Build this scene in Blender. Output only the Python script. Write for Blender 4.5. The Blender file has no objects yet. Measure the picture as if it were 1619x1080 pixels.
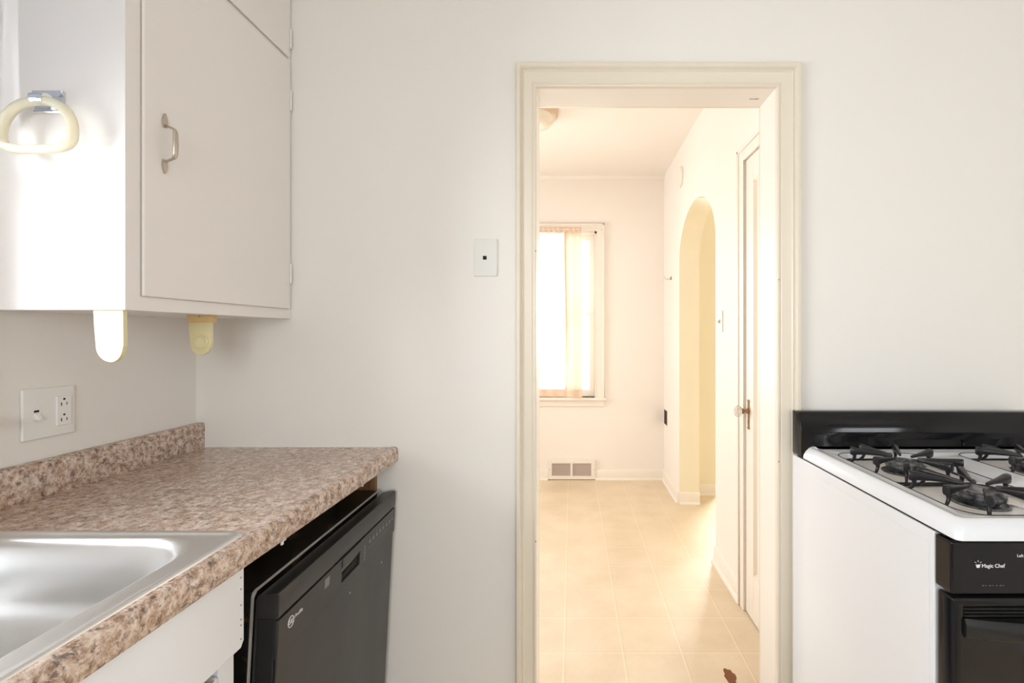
import bpy, bmesh, math, random
from mathutils import Vector, Matrix
R = math.radians
random.seed(4)
S = bpy.context.scene
COL = S.collection

# ------------------------------------------------------------------ camera, world, lights, exposure
FPX = 750.0            # focal length in pixels of the 1619 px wide frame
H = 1.27               # camera height
VX, VY = 905.0, 528.0  # vanishing point of the lines running away from the camera (shift lens)
cam = bpy.data.cameras.new('camera'); camo = bpy.data.objects.new('camera', cam); COL.objects.link(camo)
cam.sensor_width = 36; cam.lens = 36 * FPX / 1619
cam.shift_x = -(VX - 809.5) / 1619; cam.shift_y = -(540 - VY) / 1619
cam.clip_start = 0.02
camo.location = (0, 0, H); camo.rotation_euler = (R(90), 0, 0)
S.camera = camo

world = bpy.data.worlds.new('world'); S.world = world; world.use_nodes = True
bg = world.node_tree.nodes['Background']
bg.inputs[0].default_value = (0.86, 0.93, 1.0, 1); bg.inputs[1].default_value = 2.0

S.view_settings.view_transform = 'Standard'; S.view_settings.look = 'None'
S.view_settings.gamma = 1; S.view_settings.use_curve_mapping = False
S.view_settings.exposure = 0.2
S.cycles.max_bounces = 14; S.cycles.diffuse_bounces = 9; S.cycles.glossy_bounces = 5
S.cycles.transmission_bounces = 8; S.cycles.transparent_max_bounces = 12
S.cycles.sample_clamp_indirect = 6.0
S.cycles.use_denoising = True

def area(name, loc, target, sx, sz, power, color):
    l = bpy.data.lights.new(name, 'AREA'); l.shape = 'RECTANGLE'; l.size = sx; l.size_y = sz
    l.energy = power; l.color = color
    o = bpy.data.objects.new(name, l); COL.objects.link(o); o.location = loc
    o.rotation_euler = (Vector(target) - Vector(loc)).to_track_quat('-Z', 'Y').to_euler()
    return o
# daylight and, at the kitchen window, added fill, standing outdoors behind the panes
area('daylight_sink_window', (-1.42, 0.16, 1.52), (0.0, 0.16, 1.32), 1.1, 0.90, 43, (0.95, 0.975, 1.0))
area('fill_kitchen_window', (0.5, -2.8, 1.75), (0.3, 0, 1.3), 1.7, 1.4, 62, (0.92, 0.96, 1.0))  # fill light at an unseen window added behind the camera
area('daylight_dining_window', (-0.34, 4.7, 1.5), (-0.3, 0, 1.3), 1.25, 1.6, 38, (1.0, 0.975, 0.95))
area('daylight_dining_side_window', (-2.75, 2.95, 1.55), (2, 2.95, 1.3), 1.4, 1.6, 62, (1.0, 0.98, 0.955))
area('daylight_living_window', (2.28, 5.8, 1.6), (0.7, 2.4, 0.3), 0.8, 1.4, 150, (1.0, 0.985, 0.97))

# ------------------------------------------------------------------ materials
def mat(name, color, rough=0.5, metal=0.0, **kw):
    m = bpy.data.materials.new(name); m.use_nodes = True
    b = m.node_tree.nodes['Principled BSDF']
    b.inputs['Base Color'].default_value = (*color, 1)
    b.inputs['Roughness'].default_value = rough; b.inputs['Metallic'].default_value = metal
    for k, v in kw.items(): b.inputs[k.replace('_', ' ')].default_value = v
    return m
def N(m, t, **kw):
    n = m.node_tree.nodes.new(t)
    for k, v in kw.items(): setattr(n, k, v)
    return n
def L(m, a, b): m.node_tree.links.new(a, b)
def bsdf(m): return m.node_tree.nodes['Principled BSDF']
def coords(m, scale=(1, 1, 1)):
    tc = N(m, 'ShaderNodeTexCoord'); mp = N(m, 'ShaderNodeMapping'); mp.inputs['Scale'].default_value = scale
    L(m, tc.outputs['Object'], mp.inputs['Vector']); return mp.outputs['Vector']
def noise(m, vec, scale, detail=4, rough=0.5):
    n = N(m, 'ShaderNodeTexNoise'); n.inputs['Scale'].default_value = scale
    n.inputs['Detail'].default_value = detail; n.inputs['Roughness'].default_value = rough
    L(m, vec, n.inputs['Vector']); return n
def ramp(m, fac, stops):
    r = N(m, 'ShaderNodeValToRGB'); els = r.color_ramp.elements
    els[0].position, els[0].color = stops[0][0], (*stops[0][1], 1)
    els[1].position, els[1].color = stops[-1][0], (*stops[-1][1], 1)
    for p, c in stops[1:-1]:
        e = els.new(p); e.color = (*c, 1)
    L(m, fac, r.inputs[0]); return r
def mixc(m, fac, a, b, mode='MIX'):
    x = N(m, 'ShaderNodeMix', data_type='RGBA', blend_type=mode)
    for s, v in ((x.inputs[0], fac), (x.inputs[6], a), (x.inputs[7], b)):
        if isinstance(v, (int, float)): s.default_value = v
        elif isinstance(v, tuple): s.default_value = (*v, 1)
        else: L(m, v, s)
    return x.outputs[2]
def math_(m, op, a, b=None, c=None):
    x = N(m, 'ShaderNodeMath', operation=op)
    for i, v in enumerate((a, b, c)):
        if v is None: continue
        if isinstance(v, (int, float)): x.inputs[i].default_value = v
        else: L(m, v, x.inputs[i])
    return x.outputs[0]
def bump(m, h, strength, dist=0.002):
    b = N(m, 'ShaderNodeBump'); b.inputs['Strength'].default_value = strength; b.inputs['Distance'].default_value = dist
    L(m, h, b.inputs['Height']); L(m, b.outputs[0], bsdf(m).inputs['Normal'])

def paint(name, c, rough=0.55, var=0.03, bs=0.15):
    """brushed / rolled wall paint: slight tone variation and a soft roller texture"""
    m = mat(name, c, rough)
    v = coords(m); n = noise(m, v, 1.7, 3); c2 = tuple(x * (1 - var) for x in c)
    L(m, mixc(m, n.outputs[0], c, c2), bsdf(m).inputs['Base Color'])
    n2 = noise(m, v, 90, 3); bump(m, n2.outputs[0], bs, 0.0012)
    return m
M = {}
M['kitchen_wall'] = paint('kitchen_wall_paint', (0.80, 0.775, 0.735))
M['kitchen_ceiling'] = paint('kitchen_ceiling_paint', (0.80, 0.78, 0.74))
M['dining_wall'] = paint('dining_wall_paint', (0.86, 0.815, 0.765))
M['dining_ceiling'] = paint('dining_ceiling_paint', (0.86, 0.82, 0.77))
M['hall_wall'] = paint('hall_wall_paint', (0.82, 0.77, 0.61))
M['trim'] = paint('cream_trim_paint', (0.75, 0.68, 0.565), 0.38, 0.05, 0.06)
M['jamb'] = paint('jamb_paint', (0.83, 0.785, 0.725), 0.36, 0.04, 0.08)
M['white_trim'] = paint('white_trim_paint', (0.84, 0.79, 0.72), 0.38, 0.03, 0.06)
M['cabinet'] = paint('cabinet_paint', (0.80, 0.77, 0.745), 0.36, 0.03, 0.10)
M['base_cabinet'] = paint('base_cabinet_paint', (0.77, 0.79, 0.83), 0.4, 0.02, 0.08)
M['plate'] = mat('wall_plate_plastic', (0.80, 0.79, 0.76), 0.35)
M['painted_plate'] = paint('painted_over_plate', (0.78, 0.78, 0.74), 0.5, 0.12, 0.5)
M['black_void'] = mat('dark_cavity', (0.008, 0.007, 0.006), 0.8)
M['chrome'] = mat('chrome', (0.75, 0.76, 0.78), 0.12, 1.0)
M['nickel'] = mat('aged_nickel', (0.56, 0.50, 0.42), 0.28, 1.0)
M['brass'] = mat('tarnished_brass', (0.32, 0.20, 0.09), 0.38, 0.9)
M['ivory'] = mat('yellowed_ivory_plastic', (0.72, 0.65, 0.38), 0.36)
M['amber'] = mat('aged_amber_plastic', (0.72, 0.50, 0.22), 0.4)
M['black_gloss'] = mat('black_enamel', (0.008, 0.008, 0.009), 0.12, 0, Specular_IOR_Level=0.3)
M['black_satin'] = mat('black_satin_plastic', (0.014, 0.014, 0.014), 0.28, 0, Specular_IOR_Level=0.35)
M['white_enamel'] = mat('white_enamel', (0.73, 0.75, 0.78), 0.16)
M['dark_rubber'] = mat('dark_rubber', (0.02, 0.02, 0.02), 0.7)
M['mark'] = mat('printed_white_mark', (0.72, 0.72, 0.72), 0.5)
M['dim_mark'] = mat('printed_grey_mark', (0.20, 0.20, 0.195), 0.5)
M['silver_strip'] = mat('silver_trim_strip', (0.62, 0.60, 0.57), 0.3, 0.35)
M['gap_shade'] = mat('painted_gap_shade', (0.55, 0.51, 0.46), .9)  # darker tone that paints the shade in the cabinet door gaps
M['screw'] = mat('painted_screw_head', (0.40, 0.36, 0.31), 0.5, 0.3)

# dishwasher front: black satin with greasy haze
m = mat('dishwasher_black', (0.020, 0.0185, 0.017), 0.33); M['dw_front'] = m
v = coords(m); n = noise(m, v, 7, 5); n2 = noise(m, v, 240, 2)
L(m, math_(m, 'MULTIPLY_ADD', n.outputs[0], 0.2, 0.22), bsdf(m).inputs['Roughness'])
sp = ramp(m, n2.outputs[0], [(0.0, (0.020, 0.0185, 0.017)), (0.74, (0.020, 0.0185, 0.017)), (0.80, (0.12, 0.10, 0.09))])
L(m, sp.outputs[0], bsdf(m).inputs['Base Color'])
# dishwasher tub top: black, grimy brown dust
m = mat('grimy_black_top', (0.01, 0.01, 0.01), 0.25); M['dw_top'] = m
v = coords(m); n = noise(m, v, 34, 6, 0.7); n2 = noise(m, v, 5, 3)
f = math_(m, 'MULTIPLY', n.outputs[0], n2.outputs[0])
sp = ramp(m, f, [(0.0, (0.008, 0.008, 0.008)), (0.30, (0.012, 0.010, 0.008)), (0.40, (0.09, 0.055, 0.025)), (1.0, (0.25, 0.19, 0.12))])
L(m, sp.outputs[0], bsdf(m).inputs['Base Color'])

# laminate countertop with a granite print
def granite(name, light=1.0):
    m = mat(name, (0.4, 0.3, 0.25), 0.20, 0, Specular_IOR_Level=0.65)
    v = coords(m)
    warp = noise(m, v, 9, 3); wv = N(m, 'ShaderNodeVectorMath', operation='ADD')
    sc = N(m, 'ShaderNodeVectorMath', operation='SCALE'); sc.inputs['Scale'].default_value = 0.03
    L(m, warp.outputs['Color'], sc.inputs[0]); L(m, v, wv.inputs[0]); L(m, sc.outputs[0], wv.inputs[1])
    vv = wv.outputs[0]
    big = noise(m, vv, 62, 7, 0.78)
    base = ramp(m, big.outputs[0], [(0.30, (0.09, 0.05, 0.035)), (0.42, (0.31, 0.20, 0.14)), (0.50, (0.53, 0.395, 0.305)), (0.60, (0.70, 0.59, 0.52)), (0.75, (0.80, 0.72, 0.67))])
    sp = noise(m, vv, 120, 5, 0.7)
    spots = ramp(m, sp.outputs[0], [(0.50, (0, 0, 0)), (0.60, (1, 1, 1))])
    col = mixc(m, math_(m, 'MULTIPLY', spots.outputs[0], 0.35), base.outputs[0], (0.30, 0.165, 0.11))
    dk = noise(m, vv, 84, 6, 0.75)
    dspots = ramp(m, dk.outputs[0], [(0.53, (0, 0, 0)), (0.60, (1, 1, 1))])
    col = mixc(m, math_(m, 'MULTIPLY', dspots.outputs[0], 0.7), col, (0.045, 0.035, 0.04))
    lt = noise(m, vv, 170, 3, 0.6)
    ls = ramp(m, lt.outputs[0], [(0.58, (0, 0, 0)), (0.66, (1, 1, 1))])
    col = mixc(m, math_(m, 'MULTIPLY', ls.outputs[0], 0.5), col, (0.80, 0.72, 0.64))
    L(m, col, bsdf(m).inputs['Base Color'])
    bump(m, sp.outputs[0], 0.12, 0.0006)
    return m
M['counter'] = granite('granite_print_laminate')

# brushed stainless steel
m = mat('brushed_stainless', (0.74, 0.74, 0.74), 0.3, 1.0); M['steel'] = m
v = coords(m, (1, 60, 60)); n = noise(m, v, 14, 4)
L(m, math_(m, 'MULTIPLY_ADD', n.outputs[0], 0.12, 0.31), bsdf(m).inputs['Roughness'])
bump(m, n.outputs[0], 0.06, 0.0005)

# vinyl floor with 9 inch tile pattern
m = mat('vinyl_tile_floor', (0.70, 0.54, 0.34), 0.36); M['floor'] = m
v = coords(m); sep = N(m, 'ShaderNodeSeparateXYZ'); L(m, v, sep.inputs[0])
T = 0.2345
def line(out, off, w):
    a = math_(m, 'DIVIDE', math_(m, 'SUBTRACT', out, off), T)
    f = math_(m, 'ABSOLUTE', math_(m, 'SUBTRACT', math_(m, 'FRACT', math_(m, 'ADD', a, 40.5)), 0.5))
    return math_(m, 'LESS_THAN', f, w)
lx = line(sep.outputs[0], -0.034, 0.011); ly = line(sep.outputs[1], 1.888, 0.010)
lx2 = line(sep.outputs[0], -0.029, 0.009); ly2 = line(sep.outputs[1], 1.893, 0.008)
lines = math_(m, 'MAXIMUM', lx, ly); lines2 = math_(m, 'MAXIMUM', lx2, ly2)
n = noise(m, v, 5, 5); n2 = noise(m, v, 42, 6, 0.7)
base = ramp(m, n.outputs[0], [(0.35, (0.63, 0.510, 0.345)), (0.65, (0.72, 0.60, 0.44))])
c1 = mixc(m, math_(m, 'MULTIPLY', n2.outputs[0], 0.55), base.outputs[0], (0.80, 0.68, 0.52))
c2 = mixc(m, math_(m, 'MULTIPLY', lines2, 0.35), c1, (0.58, 0.43, 0.28))
c3 = mixc(m, math_(m, 'MULTIPLY', lines, 0.55), c2, (0.88, 0.76, 0.58))
fl = noise(m, v, 26, 2); fs = ramp(m, fl.outputs[0], [(0.80, (0, 0, 0)), (0.815, (1, 1, 1))])
c4 = mixc(m, fs.outputs[0], c3, (0.33, 0.2, 0.1))
L(m, c4, bsdf(m).inputs['Base Color'])
bump(m, math_(m, 'ADD', n2.outputs[0], math_(m, 'MULTIPLY', lines, 0.8)), 0.12, 0.0012)

# torn vinyl, raw wood
M['torn'] = mat('brown_backing', (0.20, 0.075, 0.03), 0.85)
m = mat('raw_wood', (0.36, 0.20, 0.09), 0.6); M['wood'] = m
v = coords(m, (8, 8, 1)); n = noise(m, v, 9, 5)
r_ = ramp(m, n.outputs[0], [(0.3, (0.13, 0.055, 0.018)), (0.7, (0.30, 0.15, 0.055))]); L(m, r_.outputs[0], bsdf(m).inputs['Base Color'])

# cast iron grates
m = mat('cast_iron', (0.012, 0.0115, 0.013), 0.30, 0, Specular_IOR_Level=0.35); M['iron'] = m
v = coords(m); n = noise(m, v, 160, 4); bump(m, n.outputs[0], 0.35, 0.0008)
m = mat('burner_cap_metal', (0.075, 0.078, 0.080), 0.30, 0.6); M['cap'] = m
v = coords(m); n = noise(m, v, 60, 5)
r_ = ramp(m, n.outputs[0], [(0.35, (0.035, 0.037, 0.04)), (0.7, (0.24, 0.245, 0.25))]); L(m, r_.outputs[0], bsdf(m).inputs['Base Color'])
m = mat('stained_enamel', (0.80, 0.77, 0.73), 0.2); M['stained'] = m
v = coords(m); n = noise(m, v, 9, 5)
r_ = ramp(m, n.outputs[0], [(0.45, (0.82, 0.81, 0.80)), (0.75, (0.76, 0.69, 0.60))]); L(m, r_.outputs[0], bsdf(m).inputs['Base Color'])

def cloth(name, c, transp, transl):
    m = bpy.data.materials.new(name); m.use_nodes = True; nt = m.node_tree; nt.nodes.clear()
    out = nt.nodes.new('ShaderNodeOutputMaterial')
    d = nt.nodes.new('ShaderNodeBsdfDiffuse'); t = nt.nodes.new('ShaderNodeBsdfTranslucent'); p = nt.nodes.new('ShaderNodeBsdfTransparent')
    d.inputs[0].default_value = (*c, 1); t.inputs[0].default_value = (*c, 1)
    a = nt.nodes.new('ShaderNodeMixShader'); a.inputs[0].default_value = transl
    b = nt.nodes.new('ShaderNodeMixShader'); b.inputs[0].default_value = transp
    nt.links.new(d.outputs[0], a.inputs[1]); nt.links.new(t.outputs[0], a.inputs[2])
    nt.links.new(a.outputs[0], b.inputs[1]); nt.links.new(p.outputs[0], b.inputs[2]); nt.links.new(b.outputs[0], out.inputs[0])
    return m
M['sheer'] = cloth('sheer_cotton', (0.93, 0.89, 0.83), 0.55, 0.6)
M['hem'] = cloth('doubled_cotton_hem', (0.84, 0.68, 0.54), 0.02, 0.14)
M['fold'] = cloth('folded_sheer_cotton', (0.90, 0.80, 0.68), 0.16, 0.28)
M['valance'] = cloth('blue_white_cotton', (0.62, 0.66, 0.73), 0.04, 0.3)
m = bpy.data.materials.new('window_glass'); m.use_nodes = True; nt = m.node_tree; nt.nodes.clear(); M['glass'] = m
o_ = nt.nodes.new('ShaderNodeOutputMaterial'); g_ = nt.nodes.new('ShaderNodeBsdfGlossy'); g_.inputs['Roughness'].default_value = 0.02
t_ = nt.nodes.new('ShaderNodeBsdfTransparent'); mx = nt.nodes.new('ShaderNodeMixShader'); fr = nt.nodes.new('ShaderNodeFresnel'); fr.inputs[0].default_value = 1.3
nt.links.new(fr.outputs[0], mx.inputs[0]); nt.links.new(t_.outputs[0], mx.inputs[1]); nt.links.new(g_.outputs[0], mx.inputs[2]); nt.links.new(mx.outputs[0], o_.inputs[0])
M['knob_glass'] = mat('clear_cut_glass', (0.98, 0.96, 0.93), 0.05, 0, Transmission_Weight=0.85, IOR=1.45)
M['ring'] = mat('yellowed_clear_plastic', (0.97, 0.91, 0.74), 0.18, 0, Transmission_Weight=0.55, IOR=1.3, Subsurface_Weight=0.2)
M['milk_glass'] = mat('milk_glass', (0.84, 0.79, 0.70), 0.25)

# ------------------------------------------------------------------ mesh helpers
class MB:
    def __init__(s): s.v, s.f = [], []
    def add(s, vs, fs):
        n = len(s.v); s.v += [tuple(v) for v in vs]; s.f += [tuple(i + n for i in f) for f in fs]; return s
    def box(s, x0, x1, y0, y1, z0, z1):
        return s.add([(x0,y0,z0),(x1,y0,z0),(x1,y1,z0),(x0,y1,z0),(x0,y0,z1),(x1,y0,z1),(x1,y1,z1),(x0,y1,z1)],
                     [(0,3,2,1),(4,5,6,7),(0,1,5,4),(1,2,6,5),(2,3,7,6),(3,0,4,7)])
    def loft(s, loops, close=True, cap0=True, cap1=True):
        n = len(loops[0]); vs = [p for l in loops for p in l]; fs = []
        for k in range(len(loops) - 1):
            for i in range(n if close else n - 1):
                j = (i + 1) % n
                fs.append((k*n+i, k*n+j, (k+1)*n+j, (k+1)*n+i))
        if cap0: fs.append(tuple(range(n))[::-1])
        if cap1: fs.append(tuple((len(loops)-1)*n + i for i in range(n)))
        return s.add(vs, fs)
    def prism(s, poly, axis, a, b):
        """poly: 2D points in the two other axes (order x,y,z), extruded along axis from a to b"""
        def mk(p, t):
            return {'x': (t, p[0], p[1]), 'y': (p[0], t, p[1]), 'z': (p[0], p[1], t)}[axis]
        return s.loft([[mk(p, a) for p in poly], [mk(p, b) for p in poly]])
    def cyl(s, c, axis, r, h, n=24, r2=None):
        r2 = r if r2 is None else r2
        def ring(rr, t):
            out = []
            for i in range(n):
                a = 2*math.pi*i/n; u, w = rr*math.cos(a), rr*math.sin(a)
                out.append({'x': (c[0]+t, c[1]+u, c[2]+w), 'y': (c[0]+u, c[1]+t, c[2]+w), 'z': (c[0]+u, c[1]+w, c[2]+t)}[axis])
            return out
        return s.loft([ring(r, 0), ring(r2, h)])
    def lathe(s, c, axis, prof, n=32):
        """prof: (radius, distance along axis)"""
        loops = []
        for rr, t in prof:
            l = []
            for i in range(n):
                a = 2*math.pi*i/n; u, w = rr*math.cos(a), rr*math.sin(a)
                l.append({'x': (c[0]+t, c[1]+u, c[2]+w), 'y': (c[0]+u, c[1]+t, c[2]+w), 'z': (c[0]+u, c[1]+w, c[2]+t)}[axis])
            loops.append(l)
        return s.loft(loops)
    def tube(s, pts, rad, n=12, closed=False, squash=(1, 1)):
        pts = [Vector(p) for p in pts]; rs = rad if isinstance(rad, (list, tuple)) else [rad]*len(pts)
        loops = []; up = None
        for i, p in enumerate(pts):
            if closed: d = pts[(i+1) % len(pts)] - pts[i-1]
            else: d = pts[min(i+1, len(pts)-1)] - pts[max(i-1, 0)]
            d.normalize()
            if up is None:
                up = Vector((0, 0, 1)) if abs(d.z) < 0.9 else Vector((1, 0, 0))
            a = d.cross(up).normalized(); b = a.cross(d).normalized(); up = b
            loops.append([p + a*rs[i]*squash[0]*math.cos(2*math.pi*k/n) + b*rs[i]*squash[1]*math.sin(2*math.pi*k/n) for k in range(n)])
        if closed: loops.append(loops[0])
        return s.loft(loops, cap0=not closed, cap1=not closed)
    def build(s, name, material, parent=None, smooth=35, bevel=0, seg=2, kind=None, label=None):
        me = bpy.data.meshes.new(name); me.from_pydata([tuple(v) for v in s.v], [], s.f)
        bm = bmesh.new(); bm.from_mesh(me); bmesh.ops.remove_doubles(bm, verts=bm.verts, dist=1e-6)
        bmesh.ops.recalc_face_normals(bm, faces=bm.faces); bm.to_mesh(me); bm.free()
        me.materials.append(material)
        o = bpy.data.objects.new(name, me); COL.objects.link(o)
        if smooth:
            me.shade_smooth(); me.set_sharp_from_angle(angle=R(smooth))
        if bevel:
            md = o.modifiers.new('bevel', 'BEVEL'); md.width = bevel; md.segments = seg; md.limit_method = 'ANGLE'; md.angle_limit = R(40); md.harden_normals = True
        if parent: o.parent = parent
        if kind: o['kind'] = kind
        if label: o['label'] = label
        return o
def rrect(x0, x1, y0, y1, r, n=8):
    pts = []
    for cx, cy, a0 in ((x1-r, y1-r, 0), (x0+r, y1-r, 90), (x0+r, y0+r, 180), (x1-r, y0+r, 270)):
        for k in range(n+1):
            a = R(a0 + 90*k/n); pts.append((cx + r*math.cos(a), cy + r*math.sin(a)))
    return pts
def cut(o, cutters):
    """boolean difference, baked into the mesh; the cutters are removed"""
    for c in cutters:
        md = o.modifiers.new('cut', 'BOOLEAN'); md.operation = 'DIFFERENCE'; md.solver = 'EXACT'; md.object = c
    dg = bpy.context.evaluated_depsgraph_get(); dg.update()
    me = bpy.data.meshes.new_from_object(o.evaluated_get(dg)); old = o.data
    o.modifiers.clear(); me.name = old.name; o.data = me
    for c in cutters: bpy.data.objects.remove(c)
    me.shade_smooth(); me.set_sharp_from_angle(angle=R(35))
def empty(name, loc=(0, 0, 0), rz=0):
    o = bpy.data.objects.new(name, None); o.empty_display_size = 0.05; COL.objects.link(o)
    o.location = loc; o.rotation_euler = (0, 0, rz); return o
def tag(o, label, cat, group=None, kind=None):
    o['label'] = label; o['category'] = cat
    if group: o['group'] = group
    if kind: o['kind'] = kind
    return o
def struct(o, label, cat): return tag(o, label, cat, kind='structure')
def text(name, body, size, loc, rot, material, parent, depth=0.0002, bold=0.0):
    cu = bpy.data.curves.new(name, 'FONT'); cu.body = body; cu.size = size; cu.extrude = depth; cu.offset = bold
    t = bpy.data.objects.new(name + '_curve', cu); COL.objects.link(t)
    dg = bpy.context.evaluated_depsgraph_get(); me = bpy.data.meshes.new_from_object(t.evaluated_get(dg))
    bpy.data.objects.remove(t)
    me.name = name; me.materials.clear(); me.materials.append(material)
    o = bpy.data.objects.new(name, me); COL.objects.link(o); o.location = loc; o.rotation_euler = rot
    if parent: o.parent = parent
    return o
def PX(px, Y): return (px - VX) * Y / FPX
def PZ(py, Y): return H - (py - VY) * Y / FPX

# ------------------------------------------------------------------ the rooms
CL = 2.65
KX0, KX1, KY0, KY1 = -1.19, 1.78, -2.3, 1.5       # kitchen
WT = 0.118                                        # wall thickness of the doorway wall
DX0, DX1, DY0, DY1 = -2.2, 0.80, KY1 + WT, 4.14   # dining room
HX1, HY1 = 3.3, 5.2                               # hall / living room beyond the arch
JX0, JX1, JZ = -0.113, 0.641, 2.045               # clear opening of the doorway
fl = MB().box(-2.4, 3.45, -2.5, 5.4, -0.1, 0).build('floor', M['floor'])
struct(fl, 'cream tan vinyl sheet floor printed with small square tiles', 'floor')
ce = MB().box(KX0-.12, KX1+.12, KY0-.12, KY1+.06, CL, CL+.1).build('ceiling', M['kitchen_ceiling'])
struct(ce, 'white kitchen ceiling above the sink and stove', 'ceiling')
ce = MB().box(-2.4, 3.45, KY1+.06, 5.4, CL, CL+.1).build('ceiling', M['dining_ceiling'])
struct(ce, 'cream dining room ceiling seen through the doorway', 'ceiling')

def wall_y(name, material, x0, x1, y0, y1, holes, label):
    """wall lying along x with rectangular holes (x0,x1,z0,z1)"""
    b = MB(); xs = x0
    for hx0, hx1, hz0, hz1 in sorted(holes):
        if hx0 > xs: b.box(xs, hx0, y0, y1, 0, CL)
        if hz0 > 0: b.box(hx0, hx1, y0, y1, 0, hz0)
        if hz1 < CL: b.box(hx0, hx1, y0, y1, hz1, CL)
        xs = hx1
    if xs < x1: b.box(xs, x1, y0, y1, 0, CL)
    return struct(b.build(name, material, smooth=0), label, 'wall')
def wall_x(name, material, y0, y1, x0, x1, holes, label):
    b = MB(); ys = y0
    for h0, h1, hz0, hz1 in sorted(holes):
        if h0 > ys: b.box(x0, x1, ys, h0, 0, CL)
        if hz0 > 0: b.box(x0, x1, h0, h1, 0, hz0)
        if hz1 < CL: b.box(x0, x1, h0, h1, hz1, CL)
        ys = h1
    if ys < y1: b.box(x0, x1, ys, y1, 0, CL)
    return struct(b.build(name, material, smooth=0), label, 'wall')
g = 0.016
wall_y('wall_back', M['kitchen_wall'], KX0-.12, KX1+.12, KY1, KY1+WT/2, [(JX0-g, JX1+g, 0, JZ+g)], 'off-white kitchen wall around the doorway')
wall_y('wall_doorway_reverse', M['dining_wall'], -2.4, 3.45, KY1+WT/2, KY1+WT, [(JX0-g, JX1+g, 0, JZ+g)], 'cream dining side of the doorway wall')
K_WIN = (-0.62, 0.884, 1.10, 2.12)
wall_x('wall_left', M['kitchen_wall'], KY0, KY1, KX0-.12, KX0, [K_WIN], 'off-white wall behind the sink counter')
wall_x('wall_right', M['kitchen_wall'], KY0, KY1, KX1, KX1+.12, [], 'off-white kitchen wall beside the stove')
F_WIN = (-0.35, 1.25, 0.95, 2.15)
wall_y('wall_front', M['kitchen_wall'], KX0-.12, KX1+.12, KY0-.12, KY0, [F_WIN], 'off-white kitchen wall opposite the doorway')
D_WIN = (-0.90, 0.212, 0.715, 2.165)
wall_y('wall_dining_far', M['dining_wall'], -2.4, DX1+.05, DY1, DY1+.14, [D_WIN], 'pale peach dining room wall with the curtained window')
S_WIN = (2.3, 3.6, 0.75, 2.15)
wall_x('wall_dining_left', M['dining_wall'], DY0, DY1+.14, DX0-.12, DX0, [S_WIN], 'pale dining room wall left of the doorway')
# dining right wall with the arch and the closet door opening
AY0, AY1, ASP, ATOP = 2.65, 3.55, 1.80, 2.145
CD0, CD1, CDZ = 1.655, 2.175, 2.065
b = MB(); X0, X1 = DX1, DX1+.15
b.box(X0, X1, DY0, CD0, 0, CL); b.box(X0, X1, CD0, CD1, CDZ, CL); b.box(X0, X1, CD1, AY0, 0, CL); b.box(X0, X1, AY1, DY1+.14, 0, CL)
def arch_z(y):
    t = (y - (AY0+AY1)/2) / ((AY1-AY0)/2); return ASP + (ATOP-ASP)*max(0, 1 - abs(t)**2.0)**0.5
NA = 48; ys = [(AY0+AY1)/2 - (AY1-AY0)/2*math.cos(math.pi*i/NA) for i in range(NA+1)]
for i in range(NA):
    a, c = ys[i], ys[i+1]; za, zc = arch_z(a), arch_z(c)
    b.add([(X0,a,za),(X1,a,za),(X1,c,zc),(X0,c,zc),(X0,a,CL),(X1,a,CL),(X1,c,CL),(X0,c,CL)],
          [(0,3,2,1),(4,5,6,7),(0,1,5,4),(1,2,6,5),(2,3,7,6),(3,0,4,7)])
w = b.build('wall_dining_right', M['dining_wall'], smooth=20); struct(w, 'pale dining room wall with the arched opening and closet door', 'wall')
# faces of that wall turned to the hall and inside the arch carry the hall's yellow paint
w.data.materials.append(M['hall_wall'])
for p in w.data.polygons:
    c = p.center
    if c.x > DX1+.001 and AY0-.001 < c.y < AY1+.001 and abs(p.normal.x) < .5 and c.z < ATOP+.01: p.material_index = 1
    if c.x > DX1+.149 and p.normal.x > .5: p.material_index = 1
wall_y('wall_hall_far', M['hall_wall'], DX1+.15, 1.14, 3.75, 3.87, [], 'yellow painted hall wall seen through the arch')
wall_x('wall_hall_return', M['hall_wall'], 3.87, HY1, 1.02, 1.14, [], 'yellow wall running from hall into the living room')
wall_x('wall_living_right', M['hall_wall'], DY0, HY1+.12, HX1, HX1+.12, [], 'yellow living room side wall')
L_WIN = (1.75, 2.65, 0.7, 2.15)
wall_y('wall_living_far', M['hall_wall'], 1.02, HX1, HY1, HY1+.12, [L_WIN], 'yellow living room wall with a window')

# baseboards: plain board with a rounded top and a quarter round shoe
def baseboard(name, p0, p1, nrm, label, material=None, h=0.088):
    """p0->p1 along the wall foot, nrm points into the room"""
    p0, p1, nrm = Vector((*p0, 0)), Vector((*p1, 0)), Vector((*nrm, 0))
    prof = [(0, 0), (0.026, 0), (0.025, 0.006), (0.021, 0.012), (0.015, 0.016), (0.013, 0.017), (0.013, h-.012), (0.009, h-.003), (0.004, h), (0, h)]
    b = MB(); b.loft([[p + nrm*d + Vector((0, 0, z)) for d, z in prof] for p in (p0, p1)])
    return struct(b.build(name, material or M['white_trim'], smooth=50), label, 'baseboard')
REG = (-0.212, 0.197)   # the register's extent on the far wall
baseboard('baseboard_dining_far', (REG[1], DY1), (DX1, DY1), (0, -1), 'cream baseboard right of the floor register')
baseboard('baseboard_dining_far', (DX0, DY1), (REG[0], DY1), (0, -1), 'cream baseboard left of the floor register')
baseboard('baseboard_dining_right', (DX1, AY1), (DX1, DY1), (-1, 0), 'cream baseboard between arch and far corner')
baseboard('baseboard_dining_right', (DX1, CD1+.06), (DX1, AY0), (-1, 0), 'cream baseboard between closet door and arch')
baseboard('baseboard_arch', (DX1-.0, AY1), (DX1+.15, AY1), (0, -1), 'cream baseboard wrapping the far side of the arch')
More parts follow.
